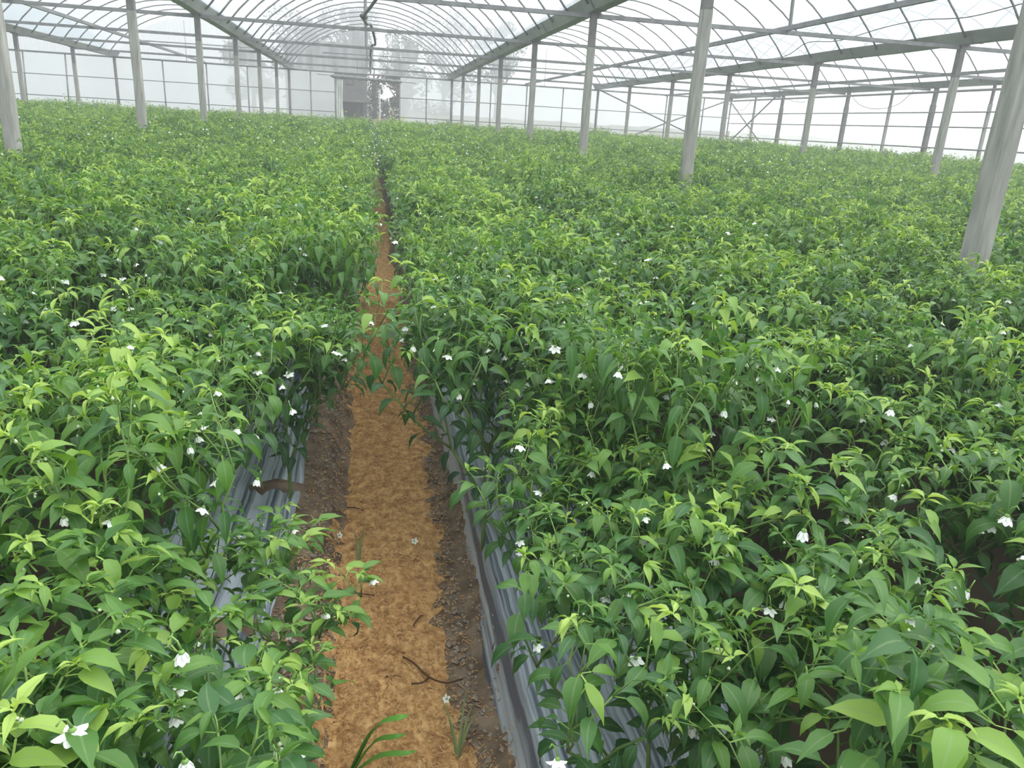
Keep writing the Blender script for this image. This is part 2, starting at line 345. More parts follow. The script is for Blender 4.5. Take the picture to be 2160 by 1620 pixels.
for k in range(4):
    x = DX0 + .07 + .055*k
    mb.tube([(x + .012*math.sin(i*.8+k*2) + .02*(9-i)/9*k*.7, YF-.14+.02*math.sin(i+k), .05+2.78*i/9) for i in range(10)], [.030+.010*math.sin(i*1.3+k) for i in range(10)], 7)
tag(mb.build('gathered_film', M['bundle'], smooth=True), 'pale plastic film gathered in folds down the left side of the doorway', 'plastic film')

# hose and cables
hp = [(.20, 9.6, 3.02), (.14, 11.31, 3.065), (.02, 12.6, 3.05), (-.10, 13.8, 3.03), (-.06, 14.5, 3.0), (.015, 15.36, 3.065), (.09, 16.9, 2.98), (.10, 18.2, 2.98), (.04, 19.38, 3.06), (0, 21.4, 2.99), (.02, 23.26, 3.06), (0, 25.2, 2.99), (0, 27.3, 3.06), (0, 30.6, 3.03)]
def smoothpts(p, k=5):
    out = []; P = [np.array(q, float) for q in p]
    for i in range(len(P)-1):
        a, b, c_, d = P[max(i-1, 0)], P[i], P[i+1], P[min(i+2, len(P)-1)]
        for t in np.arange(k)/k: out.append(tuple(.5*((2*b)+(c_-a)*t+(2*a-5*b+4*c_-d)*t*t+(3*b-a-3*c_+d)*t**3)))
    out.append(tuple(P[-1])); return out
e = empty('water_hose', (0, 0, 0), 'dark twisted hose laid along the tie bars above the path', 'hose')
MB().tube(smoothpts(hp), .024, 8).build('hose_line', M['hose'], e, True)
MB().tube([(-.14, 13.72, 3.03), (-.11, 13.8, 3.035), (-.06, 13.86, 3.03)], [.03, .055, .035], 8).build('tied_knot', M['hose'], e, True)
def unproj_x(p, X):
    r = rgt*(p[0]-1080) + dwn*(p[1]-810) + fwd*FPX; t = X/r[0]; return (X, r[1]*t, CAMZ + r[2]*t)
def cable(px, X, r, label, grp=None):
    o = MB().tube(smoothpts([unproj_x(p, X) for p in px]), r, 6).build('cable', M['wire'], smooth=True); tag(o, label, 'cable', grp)
cable([(1383, 152), (1395, 145), (1450, 142), (1470, 132), (1492, 131)], 7.6, .008, 'thin slack cable in the roof of the bay right of the middle, its far piece')
cable([(1560, 129), (1651, 120), (1703, 90), (1768, 86), (1865, 58), (1946, 42), (2043, 36), (2170, 4)], 7.6, .008, 'thin dark cable looping under the roof at the upper right')
cable([(1797, 203), (1815, 222), (1850, 230), (1890, 222), (1912, 206), (1930, 188)], 14.45, .008, 'thin cable sagging in a loop below the gutter of the right wall')
cable([(1655, 206), (1675, 214), (1700, 214), (1722, 200)], 14.45, .008, 'short drooping cable by the cross brace of the right wall')
cable([(1532, 212), (1543, 224), (1556, 232), (1570, 230), (1586, 210)], 14.3, .008, 'small cable loop near the far right corner')

# ------------------------------------------------------------ ground: beds, path, furrows
def bedh(x, y):
    t = ((x - BED0)/PITCHB) % 1.0; d = min(t, 1-t)*PITCHB           # distance from a furrow centre
    s = min(max((d-.20)/.10, 0), 1); s = s*s*(3-2*s)
    near = .005*math.sin(x*41+y*13)+.006*math.sin(y*23-x*17)+.004*math.sin(x*77)*math.sin(y*61)
    return BEDZ*s + near*(1 if abs(x) < 1.5 and y < 8 else .5)
xs = sorted(set([round(v_, 3) for v_ in list(np.arange(-14.9, -1.6, .106)) + list(np.arange(-1.6, 1.7, .035)) + list(np.arange(1.7, 14.7, .106))]))
ys = list(np.arange(YB, 0, .5)) + list(np.arange(0, 6, .05)) + list(np.arange(6, 33, .6))
v = [(x, y_, bedh(x, y_)) for y_ in ys for x in xs]; n = len(xs)
f = [(j*n+i, j*n+i+1, (j+1)*n+i+1, (j+1)*n+i) for j in range(len(ys)-1) for i in range(n-1)]
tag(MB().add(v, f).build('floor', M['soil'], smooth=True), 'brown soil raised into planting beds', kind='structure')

# rice husk layer on the path
def hx(y_): return (-.135+.022*math.sin(y_*2.3)+.012*math.sin(y_*7.1)+.012*math.sin(y_*19)+.009*math.sin(y_*43)+.006*math.sin(y_*97), .245+.02*math.sin(y_*1.7+2)+.014*math.sin(y_*5.7)+.014*math.sin(y_*17+1)+.010*math.sin(y_*39)+.006*math.sin(y_*89))
v = []; f = []; ysp = list(np.arange(.2, 7, .04))+list(np.arange(7, 31.6, .3)); nx = 14
for y_ in ysp:
    a, b = hx(y_)
    for i in range(nx+1):
        u = i/nx; x = a+(b-a)*u; v.append((x, y_, max(bedh(x, y_), 0) + .016*math.sin(PI*u)**.6 - .004 + .004*math.sin(x*60+y_*31)*math.sin(y_*47)))
for j in range(len(ysp)-1):
    for i in range(nx): f.append((j*(nx+1)+i, j*(nx+1)+i+1, (j+1)*(nx+1)+i+1, (j+1)*(nx+1)+i))
tag(MB().add(v, f).build('husk_layer', M['husk'], smooth=True), 'orange-brown layer of rice husks covering the narrow path', 'rice husks', kind='stuff')
# loose husks
mb = MB()
for k in range(24000):
    y_ = 1.3 + 5.2*random.random()**1.6; a, b = hx(y_); x = random.gauss((a+b)/2, (b-a)*.40)
    if x < -.26 or x > .36: continue
    u = (x-a)/(b-a); z = max(bedh(x, y_), 0) + (.016*math.sin(PI*min(max(u, 0), 1))**.6 if 0 < u < 1 else 0) + .003 + .004*random.random()
    L, w_ = random.uniform(.0045, .009)*(1+.12*(y_-1.3)), random.uniform(.0012, .002)*(1+.12*(y_-1.3)); A = random.uniform(0, 2*PI); c_, s_ = math.cos(A), math.sin(A); ti = random.uniform(-.6, .6)
    mb.add([(x-c_*L, y_-s_*L, z-ti*L), (x+s_*w_, y_-c_*w_, z), (x+c_*L, y_+s_*L, z+ti*L), (x-s_*w_, y_+c_*w_, z), (x, y_, z+w_*1.2)], [(0, 1, 4), (1, 2, 4), (2, 3, 4), (3, 0, 4)])
tag(mb.build('loose_husks', M['flake']), 'loose pale rice husks strewn over the path', 'rice husks', kind='stuff')
# clods beside the husks
mb = MB()
for k in range(2600):
    y_ = 1.3 + 4.0*random.random()**1.3; sd = random.random() < .5
    x = random.uniform(.22, .34) if sd else random.uniform(-.30, -.10)
    r = random.uniform(.003, .010)*(1 if random.random() < .9 else 1.7); z = bedh(x, y_)+r*.3
    vv = []
    for (dx, dy, dz) in ((1, 0, 0), (-1, 0, 0), (0, 1, 0), (0, -1, 0), (0, 0, 1), (0, 0, -1)):
        q = r*random.uniform(.6, 1.2); vv.append((x+dx*q, y_+dy*q, z+dz*q*.8))
    mb.add(vv, [(0, 2, 4), (2, 1, 4), (1, 3, 4), (3, 0, 4), (2, 0, 5), (1, 2, 5), (3, 1, 5), (0, 3, 5)])
tag(mb.build('soil_crumbs', M['clod']), 'small grey-brown soil crumbs along both edges of the path', 'soil', kind='stuff')

# mulch film on the beds either side of the path
mm = mat('silver_mulch_film', (.40, .45, .50), .36, .12, .6); t = mm.node_tree; b = t.nodes['Principled BSDF']
tc = N(t, 'ShaderNodeTexCoord'); mp = N(t, 'ShaderNodeMapping'); mp.inputs['Scale'].default_value = (42, .40, 4)
nz = N(t, 'ShaderNodeTexNoise'); nz.inputs['Scale'].default_value = 1.6; nz.inputs['Detail'].default_value = 4; nz.inputs['Distortion'].default_value = .15
r = N(t, 'ShaderNodeValToRGB'); r.color_ramp.elements[0].position = .40; r.color_ramp.elements[0].color = (.10, .12, .16, 1); r.color_ramp.elements[1].position = .56; r.color_ramp.elements[1].color = (.46, .52, .59, 1)
bp = N(t, 'ShaderNodeBump'); bp.inputs['Strength'].default_value = .5; bp.inputs['Distance'].default_value = .01
t.links.new(tc.outputs['Object'], mp.inputs[0]); t.links.new(mp.outputs[0], nz.inputs[0]); t.links.new(nz.outputs[0], r.inputs[0]); t.links.new(r.outputs[0], b.inputs['Base Color'])
t.links.new(nz.outputs[0], bp.inputs['Height']); t.links.new(bp.outputs[0], b.inputs['Normal'])
for x0, x1, lab in ((.32, 1.0, 'silver-grey plastic mulch film on the bed right of the path'), (-.80, -.27, 'silver-grey plastic mulch film on the bed left of the path')):
    v = []; f = []; ysm = list(np.arange(.3, 8, .045))+list(np.arange(8, 31, .5)); nx = 36
    for y_ in ysm:
        for i in range(nx+1):
            u = i/nx; x = x0 + (x1-x0)*u + (.010*math.sin(y_*2.9)+.006*math.sin(y_*9.7) if i < 3 or i > nx-3 else 0)
            pl = .0055*math.sin(x*85+.9*math.sin(y_*1.7)+y_*.6)+.004*math.sin(x*150-y_*1.3)
            z = bedh(x, y_)*1.0 + .012 + pl
            if i == 0 or i == nx: z = bedh(x, y_) - .01
            v.append((x, y_, z))
    for j in range(len(ysm)-1):
        for i in range(nx): f.append((j*(nx+1)+i, j*(nx+1)+i+1, (j+1)*(nx+1)+i+1, (j+1)*(nx+1)+i))
    o = MB().add(v, f).build('mulch_film', mm, smooth=True); tag(o, lab, 'mulch film')
# soil and dry debris thrown on the left film
for (x, y_, rr, lab) in ((-.46, 1.86, .13, 'low heap of brown soil and husks on the left mulch film'), (-.36, 2.72, .10, 'small heap of brown soil on the left film beside the path')):
    mb = MB(); v = []; f = []; n = 16
    for j in range(7):
        for i in range(n):
            a = 2*PI*i/n; q = rr*j/6*(1+.15*math.sin(a*3+x*9)+.1*math.sin(a*5)); v.append((x+q*math.cos(a)*1.5, y_+q*math.sin(a)*.7, BEDZ*.9+.04*(1-(j/6)**2)-.02*(j == 6)+.006*random.random()))
    for j in range(6):
        for i in range(n): f.append((j*n+i, (j+1)*n+i, (j+1)*n+(i+1) % n, j*n+(i+1) % n))
    tag(mb.add(v, f).build('soil_heap', M['soil'], smooth=True), lab, 'soil heap')

# ------------------------------------------------------------ chilli plants
def leaf_material():
    m = bpy.data.materials.new('chilli_leaf'); m.use_nodes = True; t = m.node_tree; t.nodes.clear()
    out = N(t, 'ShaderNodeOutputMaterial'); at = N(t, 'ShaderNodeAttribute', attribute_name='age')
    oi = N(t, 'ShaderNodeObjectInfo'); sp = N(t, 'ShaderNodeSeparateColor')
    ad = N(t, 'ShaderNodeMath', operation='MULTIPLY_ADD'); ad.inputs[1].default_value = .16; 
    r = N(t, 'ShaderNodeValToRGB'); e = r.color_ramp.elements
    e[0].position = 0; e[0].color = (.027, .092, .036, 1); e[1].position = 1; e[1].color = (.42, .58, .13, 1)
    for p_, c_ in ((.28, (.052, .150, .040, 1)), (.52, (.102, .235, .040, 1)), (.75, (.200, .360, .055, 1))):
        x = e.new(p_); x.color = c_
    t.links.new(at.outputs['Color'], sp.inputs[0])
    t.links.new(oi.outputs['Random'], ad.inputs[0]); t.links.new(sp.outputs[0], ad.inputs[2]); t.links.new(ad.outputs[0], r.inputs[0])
    # midrib a little paler
    mx = N(t, 'ShaderNodeMix', data_type='RGBA'); mx.inputs['B'].default_value = (.24, .35, .15, 1)
    rib = N(t, 'ShaderNodeMapRange'); rib.inputs['From Min'].default_value = .86; rib.inputs['From Max'].default_value = 1; rib.inputs['To Max'].default_value = .5
    t.links.new(sp.outputs[1], rib.inputs['Value']); t.links.new(rib.outputs[0], mx.inputs['Factor']); t.links.new(r.outputs[0], mx.inputs['A'])
    pb = N(t, 'ShaderNodeBsdfPrincipled'); pb.inputs['Roughness'].default_value = .42; pb.inputs['Specular IOR Level'].default_value = .45
    tr = N(t, 'ShaderNodeBsdfTranslucent'); hs = N(t, 'ShaderNodeHueSaturation'); hs.inputs['Value'].default_value = 1.35; hs.inputs['Hue'].default_value = .485; hs.inputs['Saturation'].default_value = 1.1
    ms = N(t, 'ShaderNodeMixShader'); ms.inputs[0].default_value = .36
    t.links.new(mx.outputs['Result'], pb.inputs['Base Color']); t.links.new(mx.outputs['Result'], hs.inputs['Color']); t.links.new(hs.outputs[0], tr.inputs[0])
    t.links.new(pb.outputs[0], ms.inputs[1]); t.links.new(tr.outputs[0], ms.inputs[2]); t.links.new(ms.outputs[0], out.inputs[0])
    return m
M['leaf'] = leaf_material()
M['stem'] = noise_mat('green_stem', (.10, .19, .05), (.20, .30, .09), 12, .6)
M['bud'] = mat('pale_bud', (.62, .70, .48), .5)
M['petal'] = mat('white_petal', (.88, .90, .86), .5); M['petal'].node_tree.nodes['Principled BSDF'].inputs['Subsurface Weight'].default_value = 0
M['calyx'] = mat('green_calyx', (.22, .38, .10), .6)
TS = np.array([0, .10, .26, .44, .64, .84, 1.0])
WP = np.array([.0, .55, .98, .96, .62, .20, 0.])
class Leaves:
    def __init__(s): s.v = []; s.f = []; s.c = []; s.mi = []; s.n = 0
    def leaf(s, base, yaw, pitch, droop, L, W, fold, roll, age, pet=.25, twist=0):
        # petiole then blade; pitch above horizontal, bending down by droop
        k = len(TS); p = np.array(base, float); pts = []; th = pitch
        d = np.array([math.cos(yaw)*math.cos(th), math.sin(yaw)*math.cos(th), math.sin(th)])
        p2 = p + d*L*pet
        s0 = np.array([-math.sin(yaw), math.cos(yaw), 0.])
        w_ = .0011 + .004*L
        s.v += [tuple(p - s0*w_), tuple(p + s0*w_), tuple(p2 + s0*w_), tuple(p2 - s0*w_)]
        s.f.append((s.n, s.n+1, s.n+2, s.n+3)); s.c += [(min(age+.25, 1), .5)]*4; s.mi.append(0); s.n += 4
        p = p2; prev = 0; rows = []
        for i in range(k):
            dt = TS[i]-prev; prev = TS[i]; th = pitch - droop*(TS[i]**.9)
            d = np.array([math.cos(yaw+twist*TS[i])*math.cos(th), math.sin(yaw+twist*TS[i])*math.cos(th), math.sin(th)])
            p = p + d*L*dt; sd = np.array([-math.sin(yaw), math.cos(yaw), 0.]); nn = np.cross(d, sd)
            r_ = roll*(.5+.5*TS[i]); sd, nn = sd*math.cos(r_)+nn*math.sin(r_), nn*math.cos(r_)-sd*math.sin(r_)
            hw = WP[i]*W*.5
            if i == 0 or i == k-1: rows.append([p]); continue
            jj = .10*hw*math.sin(i*2.6+yaw*5)
            rows.append([p - sd*hw*math.cos(fold) + nn*(hw*math.sin(fold)+jj), p, p + sd*hw*math.cos(fold) + nn*(hw*math.sin(fold)-jj)])
        idx = []
        for row in rows:
            idx.append(list(range(s.n, s.n+len(row)))); s.v += [tuple(q) for q in row]
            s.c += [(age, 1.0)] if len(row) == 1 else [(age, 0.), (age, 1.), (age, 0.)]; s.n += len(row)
        a = idx[0][0]; q = idx[1]; s.f += [(a, q[1], q[0]), (a, q[2], q[1])]
        for i in range(1, k-2):
            A, B = idx[i], idx[i+1]; s.f += [(A[0], A[1], B[1], B[0]), (A[1], A[2], B[2], B[1])]
        q = idx[k-2]; a = idx[k-1][0]; s.f += [(q[0], q[1], a), (q[1], q[2], a)]
        s.mi += [0]*(4+2*(k-3))
    def bud(s, p, r):
        x, y_, z = p; s.v += [(x+r, y_, z), (x-r, y_, z), (x, y_+r, z), (x, y_-r, z), (x, y_, z+r*1.2), (x, y_, z-r*1.3)]; n = s.n
        s.f += [tuple(n+i for i in q) for q in ((0, 2, 4), (2, 1, 4), (1, 3, 4), (3, 0, 4), (2, 0, 5), (1, 2, 5), (3, 1, 5), (0, 3, 5))]
        s.c += [(1, 0)]*6; s.mi += [1]*8; s.n += 6
    def mesh(s, name):
        me = bpy.data.meshes.new(name); me.from_pydata(s.v, [], s.f); me.materials.append(M['leaf']); me.materials.append(M['bud'])
        me.polygons.foreach_set('material_index', s.mi); me.polygons.foreach_set('use_smooth', [True]*len(s.f))
        ca_ = me.color_attributes.new('age', 'FLOAT_COLOR', 'POINT')
        ca_.data.foreach_set('color', np.array([(a, b, 0, 1) for a, b in s.c], 'f').ravel()); me.update(); return me
R = random.uniform
def make_plant(seed, H=.86, spread=1.0, dens=1.0, lanky=0):
    random.seed(seed); LV = Leaves(); SB = MB(); nodes = []
    def node_leaf(p, age, Lr, az, n, depth):
        for q in range(n):
            a = az + q*2.4 + R(-.5, .5); L = R(*Lr)
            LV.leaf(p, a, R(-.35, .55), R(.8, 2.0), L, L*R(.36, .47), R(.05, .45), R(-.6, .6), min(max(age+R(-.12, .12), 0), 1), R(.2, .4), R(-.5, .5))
    def grow(p, d, L, depth, az):
        p = np.array(p, float); mid = p + d*L*.5 + np.array([R(-.01, .01), R(-.01, .01), 0]); e = p + d*L
        r0 = [.0075, .0052, .004, .0032, .0026, .0021, .0018][depth]; r1 = [.006, .0044, .0034, .0027, .0022, .0018, .0014][depth]
        SB.tube([p, mid, e], [r0, (r0+r1)/2, r1], 5)
        hrel = e[2]/H; nodes.append((tuple(e), az, depth))
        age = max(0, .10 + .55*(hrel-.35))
        if depth >= 1:
            node_leaf(e, age, (.055, .095), az + 1.6, 2 if depth < 5 else 1, depth)
            node_leaf(mid, age-.05, (.05, .085), az - 1.6, 2 if R(0, 1) < .6*dens else 1, depth)
            if depth < 5 and R(0, 1) < .9: node_leaf(p + d*L*.25, age-.1, (.05, .085), R(0, 6.3), 1, depth)
        if depth == 5 or (depth == 4 and R(0, 1) < .12):
            ya = R(.55, .95) if R(0, 1) < .42 else R(.28, .6)
            td = d.copy(); tl = R(.02, .06) + lanky*R(0, .07)
            tp = e + td*tl*.6; q = tp + (td+np.array([math.cos(az), math.sin(az), -.4])*.7)*tl*.5
            SB.tube([e, tp, q], [.0018, .0015, .001], 4, 1)
            for i in range(6):
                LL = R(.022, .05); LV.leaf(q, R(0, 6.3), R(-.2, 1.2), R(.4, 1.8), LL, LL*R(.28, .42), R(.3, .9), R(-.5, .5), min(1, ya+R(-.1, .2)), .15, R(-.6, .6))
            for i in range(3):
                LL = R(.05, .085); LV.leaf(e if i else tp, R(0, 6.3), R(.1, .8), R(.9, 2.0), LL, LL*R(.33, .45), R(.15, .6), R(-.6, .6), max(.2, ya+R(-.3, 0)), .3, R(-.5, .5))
            for i in range(2):
                if R(0, 1) < .35: LV.bud((q[0]+R(-.015, .015), q[1]+R(-.015, .015), q[2]-R(.008, .03)), R(.0022, .0042))
            return
        LN = [.17, .155, .135, .12, .10][depth]*H/.86
        n = 2 if depth else 3
        for k in range(n):
            a2 = az + (2*PI*k/n if depth == 0 else (PI/2 if k else -PI/2)) + R(-.5, .5)
            til = R(.38, .66)*spread*(1.0 if depth < 3 else .8)
            side = np.array([math.cos(a2), math.sin(a2), 0.])
            nd = d*math.cos(til) + side*math.sin(til); nd[2] = max(nd[2], .25)
            rad = math.hypot(e[0], e[1])
            if rad > .16: nd[0] -= e[0]*2.0; nd[1] -= e[1]*2.0; nd[2] += .15
            nd /= np.linalg.norm(nd)
            grow(e, nd, LN*R(.8, 1.15), depth+1, a2)
    grow((0, 0, -.03), np.array([R(-.05, .05), R(-.05, .05), 1.]), .21*H/.86, 0, R(0, 6.3))
    me = LV.mesh('foliage'); sm = SB.mesh('branches', [M['stem'], M['stem']], True)
    zs = np.array([q[2] for q in LV.v]); 
    fl = [(p, az) for p, az, dp in nodes if dp >= 4 and math.hypot(p[0], p[1]) > .13]
    random.shuffle(fl); return me, sm, fl, float(np.percentile(zs, 98)), len(LV.f)
PROTO = [make_plant(101+i, H=.86, spread=[1, 1.1, .95, 1.05, .9, 1.1, 1][i], lanky=[0, 1, .4, .8, 0, 1, 1.5][i]) for i in range(7)]
random.seed(5)
def flower_mesh(seed, opening):
    random.seed(seed); mb = MB()
    mb.tube([(0, 0, 0), (.004, 0, .004), (.009, 0, -.001), (.012, 0, -.012)], [.0009, .0010, .0010, .0016], 5, 1)
    c = np.array([.012, 0, -.012])
    mb.tube([c, c+(0, 0, -.003), c+(0, 0, -.006)], [.0016, .0033, .0028], 6, 1)
    npet = 5 + (seed % 2)
    for k in range(npet):
        a = 2*PI*k/npet + R(-.1, .1); rad = np.array([math.cos(a), math.sin(a), 0]); sd = np.array([-math.sin(a), math.cos(a), 0]); rows = []; n0 = mb.n
        L = R(.0125, .015); th0 = -1.25; th1 = th0 + opening*R(.85, 1.15); p = c + (0, 0, -.004) + rad*.002
        v = []
        for i, t_ in enumerate((0, .3, .6, .85, 1)):
            th = th0 + (th1-th0)*t_; d = rad*math.cos(th)+np.array([0, 0, 1])*math.sin(th)
            if i: p = p + d*L*(t_-pt)
            pt = t_; w_ = (.0022, .0043, .0045, .0027, .0003)[i]; nn = np.cross(sd, d)
            v += [p - sd*w_ + nn*.0006, p, p + sd*w_ + nn*.0006]
        f = []
        for i in range(4): f += [(i*3, i*3+1, i*3+4, i*3+3), (i*3+1, i*3+2, i*3+5, i*3+4)]
        mb.add(v, f, 0)
    mb.tube([c+(0, 0, -.005), c+(0, 0, -.013)], [.0016, .0012], 6, 2)
    M.setdefault('stamen', mat('stamen', (.45, .48, .42), .6))
    return mb.mesh('flower', [M['petal'], M['calyx'], M['stamen']], True)
FLOW = [flower_mesh(1, .5), flower_mesh(2, .9), flower_mesh(4, 1.5), flower_mesh(7, .2)]

# where plants stand
def canopy(y_):
    return float(np.interp(y_, [0, 1.2, 2.2, 3.5, 8, 11.5, 15.5, 32], [.88, .90, .99, 1.06, 1.10, 1.15, 1.28, 1.32]))
pl = []
rr = random.Random(99)
for k in range(-14, 14):
    bc = BED0 + PITCHB*(k+.5)
    for row, off in ((0, -.17), (1, .17)):
        y_ = -1.2 + rr.uniform(0, .35)
        while y_ < 31.0:
            x = bc + off + rr.gauss(0, .022); yy = y_ + rr.gauss(0, .03); y_ += .37
            if not (-14.6 < x < 14.3): continue
            u, w_ = proj((x, yy, .9))
            side = (k, row); sc = 1.0; hsc = canopy(yy) + rr.gauss(0, .045)
            if rr.random() < .05: hsc += .10
            if rr.random() < .06: hsc -= .14
            if k == -1 and row == 1 and yy < 3.0:
                if 1.72 < yy < 2.3: continue
                x -= .02; hsc -= .06
                if .9 < yy < 1.75: hsc = .62; x += .03; sc = .85
            if k == 0 and row == 0 and yy < 2.2:
                x += .045; hsc -= .08
            if k == -1 and row == 1: x -= .030; sc *= .90
            if k == 0 and row == 0: x += .018; sc *= .90
            if k == 0 and row == 0 and 2.05 < yy < 2.65: x -= .07; sc *= 1.12
            if k == 0 and row == 1 and 1.45 < yy < 1.85: hsc += .12
            if abs(x) < .62 and yy < .75: continue
            # keep clear of the concrete posts
            if any(abs(x-XG[g]) < .10 and abs(yy-yj) < .12 for g in ('L2', 'L1', 'R1', 'R2') for yj in YJ): continue
            inframe = -60 < u < 2220 and w_ < 1780 and yy > .5
            pl.append((math.hypot(x, yy), x, yy, hsc - BEDZ, sc, side, inframe, u, rr.random(), rr.uniform(0, 2*PI)))
pl.sort()
near = [p for p in pl if p[6]][:300]; ids = set(id(p) for p in near); rest = [p for p in pl if id(p) not in ids and (p[6] or (-700 < p[7] < 2860 and p[2] > -1.0) or p[0] < 2.5)]
bedname = {}
for k in range(-14, 14):
    if k >= 0: bedname[k] = ('%s bed right of the path' % ['first', 'second', 'third', 'fourth', 'fifth', 'sixth', 'seventh', 'eighth', 'ninth', 'tenth', 'eleventh', 'twelfth', 'thirteenth', 'fourteenth'][k])
    else: bedname[k] = ('%s bed left of the path' % ['first', 'second', 'third', 'fourth', 'fifth', 'sixth', 'seventh', 'eighth', 'ninth', 'tenth', 'eleventh', 'twelfth', 'thirteenth', 'fourteenth'][-k-1])
FO = []
cnt = {}
near_sorted = sorted(near, key=lambda p: p[2])
fr = random.Random(3)
for (d, x, yy, ht, sc, (k, row), _, u, q, az) in near_sorted:
    pi = int(q*7) % 7; me, sm, fl, hz, nf = PROTO[pi]
    c = cnt.get((k, row), 0); cnt[(k, row)] = c+1
    rown = 'path-side row' if (k >= 0) == (row == 0) else 'outer row'
    dh = ht + BEDZ - canopy(yy)
    adj = 'tall' if dh > .07 else 'low' if dh < -.07 else 'leafy'
    lab = '%s green chilli plant, %s, %s, %s the camera' % (adj, bedname[k], rown, ORD[c] + (' to' if c == 0 else ' from'))
    e = empty('chilli_plant', (x, yy, BEDZ-.01), lab, 'chilli plant', 'chilli plants in the ' + bedname[k])
    e.rotation_euler = (0, 0, az); s = ht/hz; e.scale = (sc*fr.uniform(.95, 1.12), sc*fr.uniform(.95, 1.12), s)
    o = link('foliage', me, e); b_ = link('stem', sm, e)
    if len(FO) < 7 and pi not in [z_[0] for z_ in FO]: FO.append((pi, o))
    nfl = 15 if d < 2.8 else 11 if d < 5 else 6 if d < 7 else 3
    for (p, fa) in fr.sample(fl, min(nfl, len(fl))):
        fo = link('flower', FLOW[fr.choice((0, 0, 1, 1, 2, 3))], e, (p[0]*1.17, p[1]*1.17, p[2]+.008))
        fs = fr.uniform(1.0, 1.35); fo.scale = (fs, fs, fs/s*sc); fo.rotation_euler = (fr.uniform(-.35, .35), fr.uniform(-.35, .35), fr.uniform(0, 6.28))
FO.sort()
# all the plants farther off, as one mass
pts = [(x, yy, BEDZ-.01) for (d, x, yy, ht, sc, sd, fl_, u, q, az) in rest]
me = bpy.data.meshes.new('chilli_crop'); me.from_pydata(pts, [], [])
at = me.attributes.new('rz', 'FLOAT', 'POINT'); at.data.foreach_set('value', [p[9] for p in rest])
at = me.attributes.new('sz', 'FLOAT', 'POINT'); at.data.foreach_set('value', [p[3]/.80 for p in rest])
at = me.attributes.new('kind_i', 'INT', 'POINT'); at.data.foreach_set('value', [int(p[8]*len(FO)) % len(FO) for p in rest])
crop = bpy.data.objects.new('chilli_crop', me); C.objects.link(crop)
tag(crop, 'dense green mass of flowering chilli plants filling the rest of the greenhouse', 'chilli plants', kind='stuff')
g = bpy.data.node_groups.new('crop', 'GeometryNodeTree')
g.interface.new_socket('Geometry', in_out='INPUT', socket_type='NodeSocketGeometry'); g.interface.new_socket('Geometry', in_out='OUTPUT', socket_type='NodeSocketGeometry')
gi = g.nodes.new('NodeGroupInput'); go = g.nodes.new('NodeGroupOutput'); join = g.nodes.new('GeometryNodeJoinGeometry')
def named(n, t='FLOAT'):
    a = g.nodes.new('GeometryNodeInputNamedAttribute'); a.data_type = t; a.inputs[0].default_value = n; return a
rz, sz, ki = named('rz'), named('sz'), named('kind_i', 'INT')
cr = g.nodes.new('ShaderNodeCombineXYZ'); g.links.new(rz.outputs[0], cr.inputs[2])
cs = g.nodes.new('ShaderNodeCombineXYZ'); cs.inputs[0].default_value = 1.05; cs.inputs[1].default_value = 1.05; g.links.new(sz.outputs[0], cs.inputs[2])
for i, (pi, o) in enumerate(FO):
    # foliage with a few flowers of its own
    mb_fl = []
    oi = g.nodes.new('GeometryNodeObjectInfo'); oi.transform_space = 'ORIGINAL'; oi.inputs['Object'].default_value = o
    jj = g.nodes.new('GeometryNodeJoinGeometry'); g.links.new(oi.outputs['Geometry'], jj.inputs[0])
    kids = [c_ for c_ in o.parent.children if c_.name.startswith('flower')][:7]
    for c_ in kids:
        fi = g.nodes.new('GeometryNodeObjectInfo'); fi.transform_space = 'ORIGINAL'; fi.inputs['Object'].default_value = c_
        tr = g.nodes.new('GeometryNodeTransform'); tr.inputs['Translation'].default_value = (c_.location.x*1.15, c_.location.y*1.15, c_.location.z+.05); tr.inputs['Scale'].default_value = (1.3, 1.3, 1.3)
        g.links.new(fi.outputs['Geometry'], tr.inputs[0]); g.links.new(tr.outputs[0], jj.inputs[0])
    g2 = g.nodes.new('GeometryNodeGeometryToInstance'); g.links.new(jj.outputs[0], g2.inputs[0])
    cmp_ = g.nodes.new('FunctionNodeCompare'); cmp_.data_type = 'INT'; cmp_.operation = 'EQUAL'; cmp_.inputs[3].default_value = i
    g.links.new(ki.outputs[0], cmp_.inputs[2])
    ip = g.nodes.new('GeometryNodeInstanceOnPoints'); g.links.new(gi.outputs[0], ip.inputs['Points']); g.links.new(cmp_.outputs[0], ip.inputs['Selection'])
    g.links.new(g2.outputs[0], ip.inputs['Instance']); g.links.new(cr.outputs[0], ip.inputs['Rotation']); g.links.new(cs.outputs[0], ip.inputs['Scale'])
    g.links.new(ip.outputs[0], join.inputs[0])
g.links.new(join.outputs[0], go.inputs[0])
md = crop.modifiers.new('crop', 'NODES'); md.node_group = g

